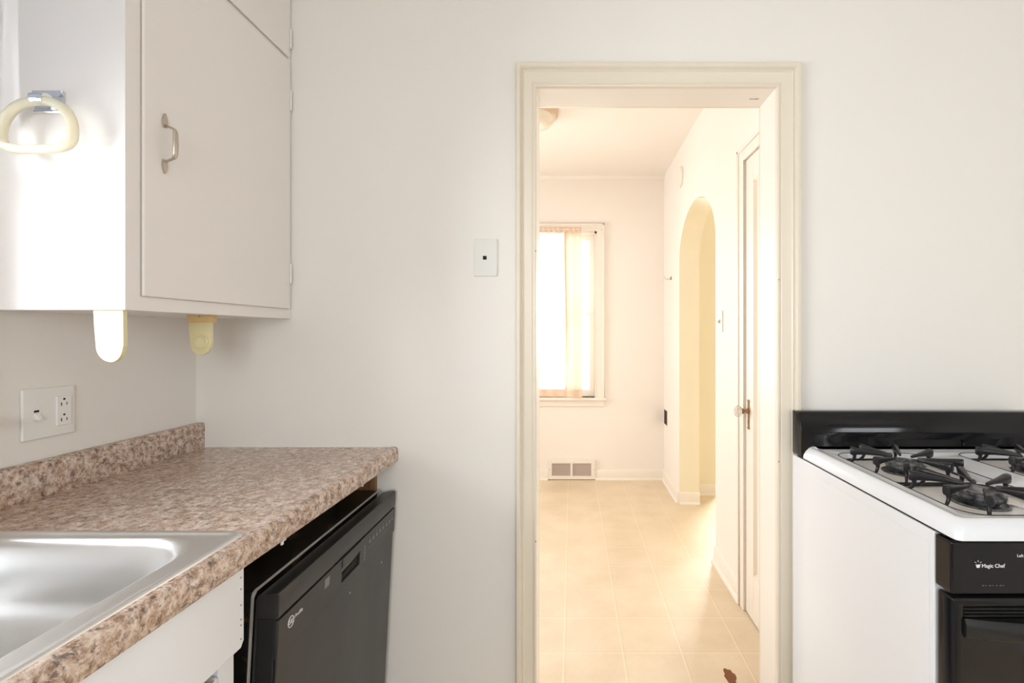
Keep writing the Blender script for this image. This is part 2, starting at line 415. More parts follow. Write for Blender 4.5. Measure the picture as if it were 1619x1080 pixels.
baseboard('baseboard_hall', (DX1+.15, 3.75), (1.14, 3.75), (0, -1), 'cream baseboard on the yellow hall wall')
baseboard('baseboard_dining_left', (DX0, DY0), (DX0, DY1), (1, 0), 'cream baseboard on the left dining wall')
# small cove at the far wall's ceiling line
b = MB(); b.prism([(DY1, CL), (DY1, CL-.03), (DY1-.008, CL-.03), (DY1-.012, CL-.018), (DY1-.022, CL-.008), (DY1-.022, CL)], 'x', DX0, DX1)
struct(b.build('trim_4', M['dining_ceiling']), 'thin cove moulding along the far ceiling line', 'moulding')

# ------------------------------------------------------------------ doorway: moulded casing and jambs
JT = 0.025
def casing(name, inner, outer, ywall, prof, material, label, flip=1):
    """inner / outer: (x_left, x_right, z_top); prof: (t 0..1 from inner to outer, protrusion)"""
    b = MB(); loops = []
    for t, d in prof:
        xl = inner[0] + (outer[0]-inner[0])*t; xr = inner[1] + (outer[1]-inner[1])*t; z = inner[2] + (outer[2]-inner[2])*t
        y = ywall - flip*d
        loops.append([(xl, y, 0), (xl, y, z), (xr, y, z), (xr, y, 0)])
    n = len(loops); vs = [p for l in loops for p in l]; fs = []
    for k in range(n):
        k2 = (k+1) % n
        for i in range(3): fs.append((k*4+i, k*4+i+1, k2*4+i+1, k2*4+i))
    fs.append(tuple(k*4 for k in range(n))); fs.append(tuple(k*4+3 for k in range(n)))
    b.add(vs, fs); return struct(b.build(name, material, smooth=28), label, 'trim')
prof = [(0, 0), (0, .010), (.02, .013), (.07, .0145), (.13, .013), (.16, .0105), (.19, .0105), (.22, .0125), (.50, .0135), (.60, .015), (.66, .019), (.69, .0165), (.72, .0165), (.75, .022), (.80, .0255), (.86, .0265), (.95, .0255), (.985, .022), (1, .017), (1, 0)]
casing('trim_1', (JX0, JX1, JZ), (JX0-.064, JX1+.074, JZ+.073), KY1, prof, M['trim'], 'cream moulded casing around the kitchen doorway')
casing('trim_2', (JX0, JX1, JZ), (JX0-.064, JX1+.074, JZ+.073), KY1+WT, prof, M['trim'], 'cream moulded casing on the dining side of the doorway', flip=-1)
b = MB(); b.box(JX0-g, JX0, KY1, KY1+WT, 0, JZ+g); b.box(JX1, JX1+g, KY1, KY1+WT, 0, JZ+g); b.box(JX0, JX1, KY1, KY1+WT, JZ, JZ+g)
j = struct(b.build('trim_3', M['jamb'], smooth=0), 'cream jamb boards lining the kitchen doorway', 'door frame')
# worn scar on the head jamb and small nail holes
b = MB()
Yc = 1.565; xc = PX(1192, Yc)
for dx, w_, d_ in ((-.014, .006, .004), (-.006, .007, .003), (.003, .007, .0045), (.010, .006, .003)):
    b.box(xc+dx, xc+dx+w_, Yc-d_, Yc+d_, JZ-.0006, JZ+.001)
b.build('chipped_scar', M['screw'], j, smooth=0)
b = MB()
for xx, z in ((JX0-.002, .62), (JX0-.002, 1.53), (JX1+.005, .87), (JX1+.006, 1.44)):
    b = MB(); b.cyl((xx, KY1-.0155, z), 'y', .0016, .002, 8); b.build('nail_hole', M['black_void'], j, smooth=0)

# ------------------------------------------------------------------ windows
def window(name, hole, loc, rz, label, depth=0.14, cw=0.065, side_casing=True, sill_drop=.02):
    """local frame: x along the wall, -y into the room, y=0 is the wall face; loc is the wall face origin"""
    x0, x1, z0, z1 = hole
    root = empty(name, loc, rz); struct(root, label, 'window')
    t = .018
    b = MB(); b.box(x0-cw, x0, -t, 0, z0, z1+cw); b.box(x1, x1+cw, -t, 0, z0, z1+cw); b.box(x0, x1, -t, 0, z1, z1+cw)
    b.box(x0-cw, x0-cw+.014, -t-.006, -t, z0, z1+cw); b.box(x1+cw-.014, x1+cw, -t-.006, -t, z0, z1+cw); b.box(x0-cw, x1+cw, -t-.006, -t, z1+cw-.014, z1+cw)
    b.build('casing', M['white_trim'], root, bevel=.0025)
    MB().box(x0-cw-.02, x1+cw+.02, -.045, depth*.5, z0-.022, z0).build('stool', M['white_trim'], root, bevel=.006, seg=3)
    MB().box(x0-cw, x1+cw, -.016, 0, z0-.075, z0-.022).build('apron', M['white_trim'], root, bevel=.003)
    b = MB(); b.box(x0, x0+.018, 0, depth, z0, z1); b.box(x1-.018, x1, 0, depth, z0, z1); b.box(x0, x1, 0, depth, z1-.018, z1); b.box(x0, x1, .05, depth, z0, z0+.012)
    b.build('frame', M['white_trim'], root)
    zm = (z0+z1)/2
    for k, (ya, za, zb) in enumerate(((.035, z0+.004, zm+.018), (.072, zm-.018, z1-.02))):
        s_ = MB(); a0, a1 = x0+.019, x1-.019; w_ = .042
        s_.box(a0, a0+w_, ya, ya+.034, za, zb); s_.box(a1-w_, a1, ya, ya+.034, za, zb)
        s_.box(a0+w_, a1-w_, ya, ya+.034, za, za+(.06 if k == 0 else .034)); s_.box(a0+w_, a1-w_, ya, ya+.034, zb-(.034 if k == 0 else .045), zb)
        so = s_.build('sash', M['white_trim'], root, bevel=.002)
        MB().box(a0+w_-.004, a1-w_+.004, ya+.015, ya+.018, za+.03, zb-.03).build('pane', M['glass'], so, smooth=0)
    MB().box((x0+x1)/2-.03, (x0+x1)/2+.03, .03, .036, zm-.004, zm+.02).build('sash_lock', M['nickel'], root, bevel=.002)
    return root
window('window_1', D_WIN, (0, DY1, 0), 0, 'tall white double-hung window with a sheer curtain in the dining room')
# kitchen windows; the one opposite the doorway is unseen, added for fill light
window('window_2', (K_WIN[0], K_WIN[1], K_WIN[2], K_WIN[3]), (KX0, 0, 0), R(90), 'white window above the sink', depth=.12, cw=.05)
window('window_3_fill', (-F_WIN[1], -F_WIN[0], F_WIN[2], F_WIN[3]), (0, KY0, 0), R(180), 'unseen white window opposite the doorway, added for fill light', depth=.12)
window('window_4', S_WIN, (DX0, 0, 0), R(90), 'white window on the left dining wall', depth=.12)
window('window_5', L_WIN, (0, HY1, 0), 0, 'white window in the living room', depth=.12)

# dining curtain
def sheet(x0, x1, z0, z1, y, amp, freq, name, material, parent, thick=.0012, nz=24, nx=160, gather=0.0, ph=0.0, taper=0.0):
    vs, fs = [], []
    for j in range(nz+1):
        z = z0 + (z1-z0)*j/nz
        for i in range(nx+1):
            u = i/nx; x = x0 + (x1-x0)*u + taper*(1-j/nz)*u
            a = amp*(0.75+0.35*math.sin(3.1*u*freq/7+ph)) * (1-.35*j/nz)
            yy = y + a*math.sin(2*math.pi*freq*u + ph + .5*math.sin(j/nz*2)) + gather*math.sin(2*math.pi*freq*4.3*u)
            vs.append((x, yy, z + .004*math.sin(5*u+ph)*(1-j/nz)))
    for j in range(nz):
        for i in range(nx):
            a = j*(nx+1)+i; fs.append((a, a+1, a+nx+2, a+nx+1))
    b = MB(); b.add(vs, fs); o = b.build(name, material, parent, smooth=80)
    md = o.modifiers.new('thickness', 'SOLIDIFY'); md.thickness = thick; md.offset = 0
    return o
cy = DY1 - .05
zt, zb_ = PZ(359, cy), PZ(628, cy)
cr = PX(920.5, cy); cf = PX(894, cy)
c_ = empty('curtain', (0, cy, zt)); tag(c_, 'sheer white curtain with tan hem hanging across the dining room window', 'curtain')
def rel(o, root):
    o.location = tuple(-Vector(root.location)); return o
rel(sheet(-.88, cf+.01, zb_+.068, zt-.045, cy, .006, 9, 'panel', M['sheer'], c_), c_)
rel(sheet(-.88, cf+.01, zb_+.004, zb_+.068, cy, .006, 9, 'hem', M['hem'], c_, nz=6), c_)
rel(sheet(-.88, cr-.006, zt-.045, zt, cy-.002, .004, 22, 'header', M['hem'], c_, nz=6, gather=.0025), c_)
rel(sheet(cf-.002, cr-.012, zb_+.062, zt-.045, cy-.016, .010, 1.3, 'fold', M['fold'], c_, nx=60, taper=.012, ph=1.0), c_)
rel(sheet(cf-.002, cr, zb_-.004, zb_+.062, cy-.016, .008, 1.3, 'hem', M['hem'], c_, nx=60, nz=6, ph=1.0), c_)
# the tight vertical fold line
b = MB(); b.tube([(cf-.006, cy-.012, zt-.04), (cf-.004, cy-.014, zt-.3), (cf+.004, cy-.016, zt-.7), (cf+.012, cy-.022, zb_+.3)], [.015, .017, .012, .005], 10, squash=(1, .5))
rel(b.build('gathered_fold', M['hem'], c_), c_)
b = MB(); b.tube([(-.95, DY1-.05, zt-.02), (.245, DY1-.05, zt-.02)], .004, 10)
b.tube([(.245, DY1-.05, zt-.02), (.25, DY1-.03, zt-.02), (.25, DY1-.018, zt-.02)], .004, 8)
b.tube([(-.95, DY1-.05, zt-.02), (-.955, DY1-.03, zt-.02), (-.955, DY1-.018, zt-.02)], .004, 8)
tag(b.build('curtain_rod', M['white_trim']), 'thin white curtain rod over the dining room window', 'curtain rod')

# kitchen valance beside the upper cabinet
vx = KX0 + .068
vr = empty('window_valance', (vx, 0, 2.2)); tag(vr, 'pale blue-white valance at the sink window beside the upper cabinet', 'valance')
vs, fs = [], []; nx, nz = 150, 14
for j_ in range(nz+1):
    for i in range(nx+1):
        u = i/nx; z = 1.69 + (2.24-1.69)*j_/nz
        vs.append((vx + .010*math.sin(2*math.pi*11*u)*(1-.5*j_/nz) - .006*(1-j_/nz), -.06 + .988*u - .010*(1-j_/nz)*(u > .9)*(u-.9)*10, z))
for j_ in range(nz):
    for i in range(nx):
        a = j_*(nx+1)+i; fs.append((a, a+1, a+nx+2, a+nx+1))
b = MB(); b.add(vs, fs); o = b.build('fabric', M['valance'], vr, smooth=80); rel(o, vr)
md = o.modifiers.new('thickness', 'SOLIDIFY'); md.thickness = .0015
b = MB(); b.tube([(vx, -.08, 2.215), (vx, .933, 2.215)], .005, 10); b.tube([(vx, .90, 2.215), (KX0+.02, .90, 2.215)], .004, 8); b.tube([(vx, -.05, 2.215), (KX0+.02, -.05, 2.215)], .004, 8)
rel(b.build('rod', M['white_trim'], vr), vr)

# ------------------------------------------------------------------ closet door in the dining right wall
d_ = empty('door_1', (DX1, (CD0+CD1)/2, 0)); struct(d_, 'cream recessed-panel closet door with a glass knob', 'door')
fx = DX1 - .006                                   # face of the door, set back in the wall
def dpart(b, name, material, **k): o = b.build(name, material, d_, **k); rel(o, d_); return o
b = MB(); st = .088
y0, y1, z0, z1 = CD0+.004, CD1-.004, .006, CDZ-.004
b.box(fx, fx+.034, y0, y0+st, z0, z1); b.box(fx, fx+.034, y1-st, y1, z0, z1)
b.box(fx, fx+.034, y0+st, y1-st, z0, z0+.20); b.box(fx, fx+.034, y0+st, y1-st, z1-.11, z1)
b.box(fx+.012, fx+.022, y0+st, y1-st, z0+.2, z1-.11)
dpart(b, 'door_panel', M['jamb'], bevel=.0015)
# sloped moulding round the recessed panel
b = MB()
def slope(b, ya, yb, za, zb2, dy, dz):
    b.add([(fx, ya, za), (fx, yb, zb2), (fx+.012, yb+dy[1], zb2+dz[1]), (fx+.012, ya+dy[0], za+dz[0])], [(0, 1, 2, 3)])
q = .014; pa, pb, pc, pd = y0+st, y1-st, z0+.2, z1-.11
slope(b, pa, pa, pc, pd, (q, q), (q, -q)); slope(b, pb, pb, pc, pd, (-q, -q), (q, -q)); slope(b, pa, pb, pc, pc, (q, -q), (q, q)); slope(b, pa, pb, pd, pd, (q, -q), (-q, -q))
dpart(b, 'panel_moulding', M['trim'])
b = MB(); cw = .060
for (ya, yb, za, zb2) in ((CD1, CD1+cw, 0, CDZ+cw), (CD0-.034, CD0, 0, CDZ+cw), (CD0, CD1, CDZ, CDZ+cw)):
    b.box(DX1-.018, DX1, ya, yb, za, zb2)
b.box(DX1-.026, DX1-.018, CD1+cw-.014, CD1+cw, 0, CDZ+cw); b.box(DX1-.026, DX1-.018, CD0-.034, CD1+cw, CDZ+cw-.014, CDZ+cw)
dpart(b, 'casing', M['white_trim'], bevel=.003)
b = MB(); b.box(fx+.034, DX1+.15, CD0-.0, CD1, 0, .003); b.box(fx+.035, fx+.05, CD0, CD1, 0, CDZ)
dpart(b, 'dark_gap_backing', M['black_void'], smooth=0)  # black sheet painting the dark gap behind and under the door
# brass escutcheon and glass knob
ky, kz = 2.134, PZ(650, 2.134)
b = MB(); out = []
for k in range(33):
    t = k/32; z = kz - .083 + .135*t
    w_ = .0075 + .0055*math.exp(-((t-.03)/.05)**2) + .006*math.exp(-((t-.62)/.10)**2) + .006*math.exp(-((t-.97)/.05)**2)
    if k in (0, 32): w_ = .002
    out.append((w_, z))
poly = [(ky+w_, z) for w_, z in out] + [(ky-w_, z) for w_, z in out[::-1]]
b.prism(poly, 'x', fx-.004, fx)
dpart(b, 'escutcheon', M['brass'], bevel=.001)
b = MB(); b.lathe((fx-.004, ky, kz), 'x', [(.011, 0), (.012, -.004), (.0085, -.007), (.008, -.018), (.0115, -.021), (.013, -.026), (.0115, -.030)], 20)
dpart(b, 'knob_shank', M['brass'])
b = MB(); b.lathe((fx-.034, ky, kz), 'x', [(.011, 0), (.022, -.004), (.026, -.012), (.0255, -.018), (.020, -.027), (.012, -.030)], 12)
dpart(b, 'door_knob', M['knob_glass'], smooth=20, label='faceted clear glass knob')
b = MB(); b.cyl((fx-.0045, ky, kz-.045), 'x', .003, .001, 12); b.box(fx-.0048, fx-.004, ky-.0012, ky+.0012, kz-.056, kz-.045); dpart(b, 'keyhole', M['black_void'], smooth=0)

# ------------------------------------------------------------------ dining room details
# floor register on the far wall
rg = empty('wall_register', (0, DY1, 0)); tag(rg, 'cream metal heating register with two grilles low on the far dining wall', 'register')
rx0, rx1, rz0, rz1 = REG[0], REG[1], .006, .175
b = MB(); e = .034; xm = (rx0+rx1)/2
for (a, c, p, q2) in ((rx0, rx1, rz0, rz0+.03), (rx0, rx1, rz1-.028, rz1), (rx0, rx0+e, rz0+.03, rz1-.028), (rx1-e, rx1, rz0+.03, rz1-.028), (xm-.010, xm+.010, rz0+.03, rz1-.028)):
    b.box(a, c, DY1-.02, DY1-.004, p, q2)
rel(b.build('frame', M['white_trim'], rg, bevel=.002), rg)
rel(MB().box(rx0+.01, rx1-.01, DY1-.003, DY1, rz0, rz1-.006).build('backing', mat('shadowed_duct', (0.42, 0.33, 0.28), .7), rg, smooth=0), rg)
for (a, c) in ((rx0+e, xm-.010), (xm+.010, rx1-e)):
    b = MB(); n_ = 9
    for k in range(n_):
        z = rz0+.034 + k*(rz1-rz0-.066)/(n_-1)
        b.add([(a, DY1-.017, z-.003), (c, DY1-.017, z-.003), (c, DY1-.006, z+.006), (a, DY1-.006, z+.006), (a, DY1-.017, z-.0015), (c, DY1-.017, z-.0015), (c, DY1-.006, z+.0075), (a, DY1-.006, z+.0075)],
              [(0,3,2,1),(4,5,6,7),(0,1,5,4),(1,2,6,5),(2,3,7,6),(3,0,4,7)])
    for k in range(1, 16): xx = a + (c-a)*k/16; b.box(xx-.0008, xx+.0008, DY1-.012, DY1-.004, rz0+.03, rz1-.028)
    rel(b.build('grille', mat('register_louvre_paint', (0.60, 0.50, 0.44), .5), rg, smooth=0), rg)
for xx in (rx0+.012, rx1-.012):
    b = MB(); b.cyl((xx, DY1-.020, .092), 'y', .004, -.002, 10); rel(b.build('screw', M['screw'], rg), rg)

# uncovered outlet box
yc = PX(1053, 1)  # direction only
oy = DX1*FPX/(1053-VX); oz = PZ(660, oy)
ob = empty('outlet_box', (DX1, oy, oz)); tag(ob, 'uncovered dark outlet box low on the dining wall near the corner', 'outlet box')
b = MB()
for (a, c, p, q2) in ((-.076, -.068, -.070, .070), (.068, .076, -.070, .070), (-.068, .068, -.070, -.062), (-.068, .068, .062, .070)): b.box(-.004, 0, a, c, p, q2)
b.build('rim', M['dining_wall'], ob, smooth=0)
MB().box(-.0025, 0, -.068, .068, -.062, .062).build('cavity', mat('dark_brown_cavity', (0.022, 0.012, 0.008), .8), ob, smooth=0)
# hook
hy = DX1*FPX/(1061-VX); hz = PZ(440, hy)
hk = empty('coat_hook', (DX1, hy, hz)); tag(hk, 'small tarnished brass hook on the wall left of the arch', 'hook')
b = MB(); b.prism(rrect(-.022, .022, -.013, .013, .006, 4), 'x', -.004, 0); b.build('back_plate', M['brass'], hk, bevel=.001)
b = MB(); b.tube([(-.003, .0, 0), (-.025, .0, -.008), (-.045, 0, -.006), (-.056, 0, .010), (-.058, 0, .018)], [.005, .0045, .004, .004, .005], 10); b.build('prong', mat('pale_painted_metal', (0.75, 0.70, 0.6), .4), hk)
# round cover high on the wall
ry = DX1*FPX/(1077-VX); rz = PZ(280, ry)
rc = empty('chime_cover', (DX1, ry, rz)); tag(rc, 'round cream cover plate high on the wall above the arch', 'cover')
b = MB(); b.lathe((0, 0, 0), 'x', [(.075, 0), (.075, -.012), (.070, -.017), (.062, -.018), (.058, -.014)], 40); b.build('rim', M['white_trim'], rc)
b = MB(); b.lathe((0, 0, 0), 'x', [(.058, -.010), (.040, -.014), (.01, -.016)], 40); b.build('disc', M['white_trim'], rc)
# light switch right of the arch
sy = DX1*FPX/(1140-VX); sz = PZ(508, sy)
sw = empty('light_switch', (DX1, sy, sz)); tag(sw, 'cream light switch between the arch and the closet door', 'light switch')
b = MB(); b.box(-.006, 0, -.036, .036, -.058, .058); b.build('plate', M['plate'], sw, bevel=.003)
b = MB(); b.add([(-.006, -.005, -.011), (-.006, .005, -.011), (-.006, .005, .011), (-.006, -.005, .011), (-.016, -.004, -.008), (-.016, .004, -.008), (-.019, .004, -.002), (-.019, -.004, -.002)],
      [(0,3,2,1),(4,5,6,7),(0,1,5,4),(1,2,6,5),(2,3,7,6),(3,0,4,7)]); b.build('toggle', mat('ivory_toggle', (0.62, 0.52, 0.38), .4), sw)
# ceiling light
fy = 2.93; fxc = PX(882, fy) - .158
cl_ = empty('ceiling_light', (fxc, fy, CL)); tag(cl_, 'round flush ceiling light with a glass dome in the dining room', 'ceiling light')
b = MB(); b.lathe((0, 0, 0), 'z', [(.12, 0), (.155, -.004), (.162, -.014), (.160, -.030), (.150, -.044), (.143, -.047), (.136, -.046), (.134, -.040)], 56); b.build('canopy_ring', mat('bronze_cream_metal', (0.66, 0.52, 0.38), .35, .35), cl_)
b = MB(); b.lathe((0, 0, 0), 'z', [(.137, -.036), (.138, -.050), (.132, -.064), (.116, -.082), (.088, -.098), (.05, -.108), (.012, -.111)], 56); b.build('glass_dome', M['milk_glass'], cl_)
b = MB(); b.lathe((0, 0, 0), 'z', [(.010, -.110), (.009, -.118), (.005, -.124), (.001, -.126)], 16); b.build('finial', M['nickel'], cl_)

# torn hole in the vinyl floor
tx, ty = PX(1152, 1.775), 1.775
pts = []
for k in range(40):
    a = 2*math.pi*k/40; rr = 1 + .10*math.sin(4*a+.6) + .09*math.sin(7*a) + .04*math.sin(11*a+2)
    pts.append((tx + .0185*rr*math.cos(a) + .004*math.sin(2*a), ty - .028 + .050*rr*math.sin(a)))
b = MB(); b.prism(pts, 'z', -.002, .0006)
t_o = b.build('torn_patch', M['torn'], fl, smooth=0, label='torn spot showing brown backing')

# ------------------------------------------------------------------ kitchen wall plates
pl = empty('phone_jack_plate', (PX(768, KY1), KY1, PZ(408, KY1))); tag(pl, 'painted-over white wall plate with a small square hole beside the doorway', 'wall plate')
o = MB().box(-.037, .037, -.006, 0, -.0585, .0585).build('plate', M['painted_plate'], pl, smooth=0)
c1 = MB().box(-.0085, .0035, -.02, -.001, -.006, .006).build('cutter', M['black_void']); c1.location = pl.location
bpy.context.view_layer.update(); cut(o, [c1])
md = o.modifiers.new('bevel', 'BEVEL'); md.width = .002; md.segments = 2; md.limit_method = 'ANGLE'
MB().box(-.0085, .0035, -.0028, -.0012, -.006, .006).build('jack_hole', M['black_void'], pl, smooth=0)
b = MB(); b.cyl((-.002, -.006, .048), 'y', .003, -.0015, 12); b.build('screw', M['painted_plate'], pl)
b = MB(); b.cyl((.0005, -.006, -.049), 'y', .003, -.0015, 12); b.build('screw', M['painted_plate'], pl)

oy0, oy1 = 1.021, 1.130; oz0, oz1 = 1.036, 1.149
op = empty('outlet_plate', (KX0, (oy0+oy1)/2, (oz0+oz1)/2)); tag(op, 'white double wall plate with switch and outlet above the backsplash', 'outlet')
hw, hh = (oy1-oy0)/2, (oz1-oz0)/2
MB().box(0, .006, -hw, hw, -hh, hh).build('plate', M['plate'], op, bevel=.0028)
rec = MB().box(.005, .0095, .011, .044, -.034, .034).build('receptacle', mat('white_receptacle', (0.82, 0.80, 0.77), .3), op, bevel=.002)
b = MB()
for zz in (.018, -.018):
    b.box(.0095, .0099, .0195, .0213, zz-.0065, zz+.001); b.box(.0095, .0099, .0315, .0330, zz-.0055, zz+.001); b.cyl((.0095, .0265, zz+.0085), 'x', .0024, .0005, 12)
b.build('slots', M['black_void'], rec, smooth=0)
b = MB(); b.add([(.006, -.033, -.012), (.006, -.022, -.012), (.006, -.022, .004), (.006, -.033, .004), (.017, -.031, -.013), (.017, -.024, -.013), (.014, -.024, -.006), (.014, -.031, -.006)],
      [(0,3,2,1),(4,5,6,7),(0,1,5,4),(1,2,6,5),(2,3,7,6),(3,0,4,7)]); b.build('toggle', M['plate'], op, bevel=.001)
b = MB(); b.box(.006, .0064, -.0325, -.0225, .004, .0085); b.build('toggle_slot', M['black_void'], op, smooth=0)
for zz in (.030, -.030): b = MB(); b.cyl((.006, -.0275, zz), 'x', .0026, .0008, 10); b.build('screw', M['plate'], op)

# ------------------------------------------------------------------ upper cabinet
ub = empty('upper_cabinet', (-1.04, 1.22, 1.318)); tag(ub, 'white painted wall cabinet with slab doors hung over the counter corner', 'cabinet')
def up(b, name, material, parent=ub, **k):
    o = b.build(name, material, parent, **k)
    if parent is ub: rel(o, ub)
    return o
UX0, UX1, UY0, UY1, UZ0, UZ1 = KX0+.001, -.890, .944, 1.499, 1.318, CL-.002
b = MB(); b.box(UX0, UX1-.02, UY0, UY1, UZ0, UZ1)
up(b, 'carcass', M['cabinet'])
b = MB(); b.box(UX1-.02, UX1, UY0, UY1, UZ0, UZ1); up(b, 'face_frame', M['cabinet'], smooth=0)
def cab_door(y0, y1, z0, z1, name='door'):
    o = up(MB().box(UX1+.0012, UX1+.0075, y0, y1, z0, z1), name, M['cabinet'], bevel=.0025, seg=3)
    up(MB().box(UX1-.0002, UX1+.0012, y0-.0010, y1+.0010, z0-.0010, z1+.0010), 'door_gap', M['gap_shade'], smooth=0)
    return o
D0, D1 = .977, 1.482
low = cab_door(D0, D1, 1.348, 2.118); upp = cab_door(D0, D1, 2.132, 2.62)
fxd = UX1 + .0075
def onto(o, par):  # parent to a part whose own location is already offset
    o.parent = par; o.location = (0, 0, 0)
    return o
hyc = 1.025; hz0, hz1 = 1.616, 1.746; hm = (hz0+hz1)/2
b = MB()
for sg in (1, -1):
    ze = hm + sg*.065
    prof = []
    for k in range(11):
        t = k/10; w_ = .0062*(math.sin(math.pi*(.22+.78*t)))**.7 if k < 10 else .0008
        prof.append((w_, ze - sg*.030*(1-t)))
    poly = [(hyc+w_, z) for w_, z in prof] + [(hyc-w_, z) for w_, z in prof[::-1]]
    b.prism(poly, 'x', fxd, fxd+.004)
path = [(fxd+.002, hyc, hm+.040), (fxd+.006, hyc, hm+.038), (fxd+.018, hyc, hm+.0335), (fxd+.0235, hyc, hm+.030), (fxd+.025, hyc, hm+.024), (fxd+.026, hyc, hm), (fxd+.025, hyc, hm-.024), (fxd+.0235, hyc, hm-.030), (fxd+.018, hyc, hm-.0335), (fxd+.006, hyc, hm-.038), (fxd+.002, hyc, hm-.040)]
b.tube(path, [.0042, .0040, .0040, .0050, .0060, .0066, .0060, .0050, .0040, .0040, .0042], 14, squash=(1.0, .55))
o = b.build('handle', M['nickel'], low); onto(o, low)
for par, zs in ((low, (PZ(160, 1.49), PZ(433, 1.49))), (upp, (PZ(62, 1.49),))):
    for z in zs:
        b = MB(); b.cyl((UX1+.006, 1.488, z-.028), 'z', .0042, .056, 12); b.box(UX1, UX1+.004, 1.484, 1.497, z-.026, z+.026)
        b.cyl((UX1+.006, 1.488, z-.031), 'z', .0028, .062, 10)
        o = b.build('hinge', M['cabinet'], par); onto(o, par)
        b = MB()
        for dz in (-.015, 0, .015): b.cyl((UX1+.0038, 1.4925, z+dz), 'x', .0016, .0009, 8)
        o2 = b.build('hinge_screw', M['screw'], par); onto(o2, par)

# towel ring on the cabinet's side
py_ = UY0
tr = empty('towel_ring', (PX(80, UY0), UY0, PZ(163, UY0))); tag(tr, 'yellowed clear plastic towel ring on a chrome bracket on the cabinet side', 'towel ring')
def trp(b, name, material, **k): o = b.build(name, material, tr, **k); rel(o, tr); return o
a0, a1 = PX(57, UY0), PX(104, UY0); z0, z1 = PZ(180, UY0), PZ(146, UY0)
b = MB(); b.box(a0, a1, UY0-.003, UY0, z0, z1)
b.prism([(UY0-.003, z1), (UY0-.003, z1-.012), (UY0-.007, z1-.004), (UY0-.008, z1)], 'x', a0, a1)
b.prism([(UY0-.003, z0), (UY0-.003, z0+.010), (UY0-.007, z0+.004), (UY0-.008, z0)], 'x', a0+.001, a1-.003)
trp(b, 'bracket', M['chrome'], bevel=.0012)
ryy = UY0 - .030
b = MB(); xr = PX(64, ryy); zr = PZ(158, ryy)
b.tube([(xr-.012, ryy, zr+.002), (xr, ryy, zr+.003), (xr+.013, ryy, zr+.001)], .0115, 16)
b.box(xr-.009, xr+.011, ryy, UY0-.002, zr-.004, zr+.009)
trp(b, 'clip', M['chrome'])
xl, xr_, zt_, zb2 = PX(-1, ryy)+.009, PX(126, ryy)-.009, PZ(152, ryy)-.009, PZ(246, ryy)+.009
cx_ = (xl+xr_)/2; hw_ = (xr_-xl)/2; hgt = zt_-zb2
pts = []
for k in range(64):
    a = 2*math.pi*k/64; ca, sa = math.cos(a), math.sin(a)
    if sa >= -.05: x = hw_*abs(ca)**.92*(1 if ca > 0 else -1); z = zb2 + hgt*.34 + hgt*.66*max(sa, 0)**.95
    else: x = hw_*abs(ca)**.55*(1 if ca > 0 else -1); z = zb2 + hgt*.34 - hgt*.34*abs(sa)**.62
    pts.append((cx_+x, ryy - .004*(1-sa), z))
b = MB(); b.tube(pts, .0088, 16, closed=True); trp(b, 'ring', M['ring'], smooth=80)

# paper towel holder under the cabinet
ph = empty('paper_towel_holder', (-.94, 1.09, 1.318)); tag(ph, 'two ivory plastic paper towel holder arms screwed under the wall cabinet', 'paper towel holder')
def php(b, name, material, parent=ph, **k):
    o = b.build(name, material, parent, **k)
    if parent is ph: rel(o, ph)
    return o
def arm_poly(xl, xr, ztop, zbot, skew):
    w_ = xr-xl; pts = [(xr, ztop)]
    n_ = 14; hh_ = (ztop-zbot)
    # right side nearly straight down, round tip, left side slanting
    pts.append((xr+.001, zbot+hh_*.30))
    for k in range(n_+1):
        a = R(-5 - 165*k/n_)
        cx = xl + w_*(.5+.10*skew); rx = w_*(.5-.10*skew) if k < n_/2 else w_*(.5+.10*skew)*.86
        pts.append((cx + rx*math.cos(a), zbot + hh_*.32 + hh_*.32*math.sin(a)))
    pts.append((xl+w_*.03*skew+.0005, zbot+hh_*.62)); pts.append((xl, ztop))
    return pts
ya = .952; arm1 = arm_poly(PX(147, ya), PX(194.5, ya), 1.3178, PZ(573, ya), 1.0)
php(MB().prism(arm1, 'y', ya, ya+.009), 'arm', M['ivory'], bevel=.0015)
yb = 1.235; arm2 = arm_poly(PX(298, yb), PX(333.5, yb), 1.3178, PZ(562, yb), 0)
o = php(MB().prism(arm2, 'y', yb, yb+.008), 'arm', M['ivory'], bevel=.0015)
cxk, czk = PX(319, yb), PZ(541, yb)
b = MB(); b.lathe((cxk, yb, czk), 'y', [(.0175, 0), (.0175, -.003), (.015, -.0045), (.013, -.003), (.008, -.0025), (.003, -.002)], 32); php(b, 'spindle_boss', M['ivory'])
b = MB(); b.box(PX(298, yb)+.0005, PX(334, yb), yb-.006, yb+.02, PZ(510, yb), 1.3178); php(b, 'mounting_foot', M['amber'], bevel=.001)
b = MB(); b.cyl((cxk-.002, yb-.005, 1.3155), 'y', .003, -.002, 10); php(b, 'screw', M['screw'])

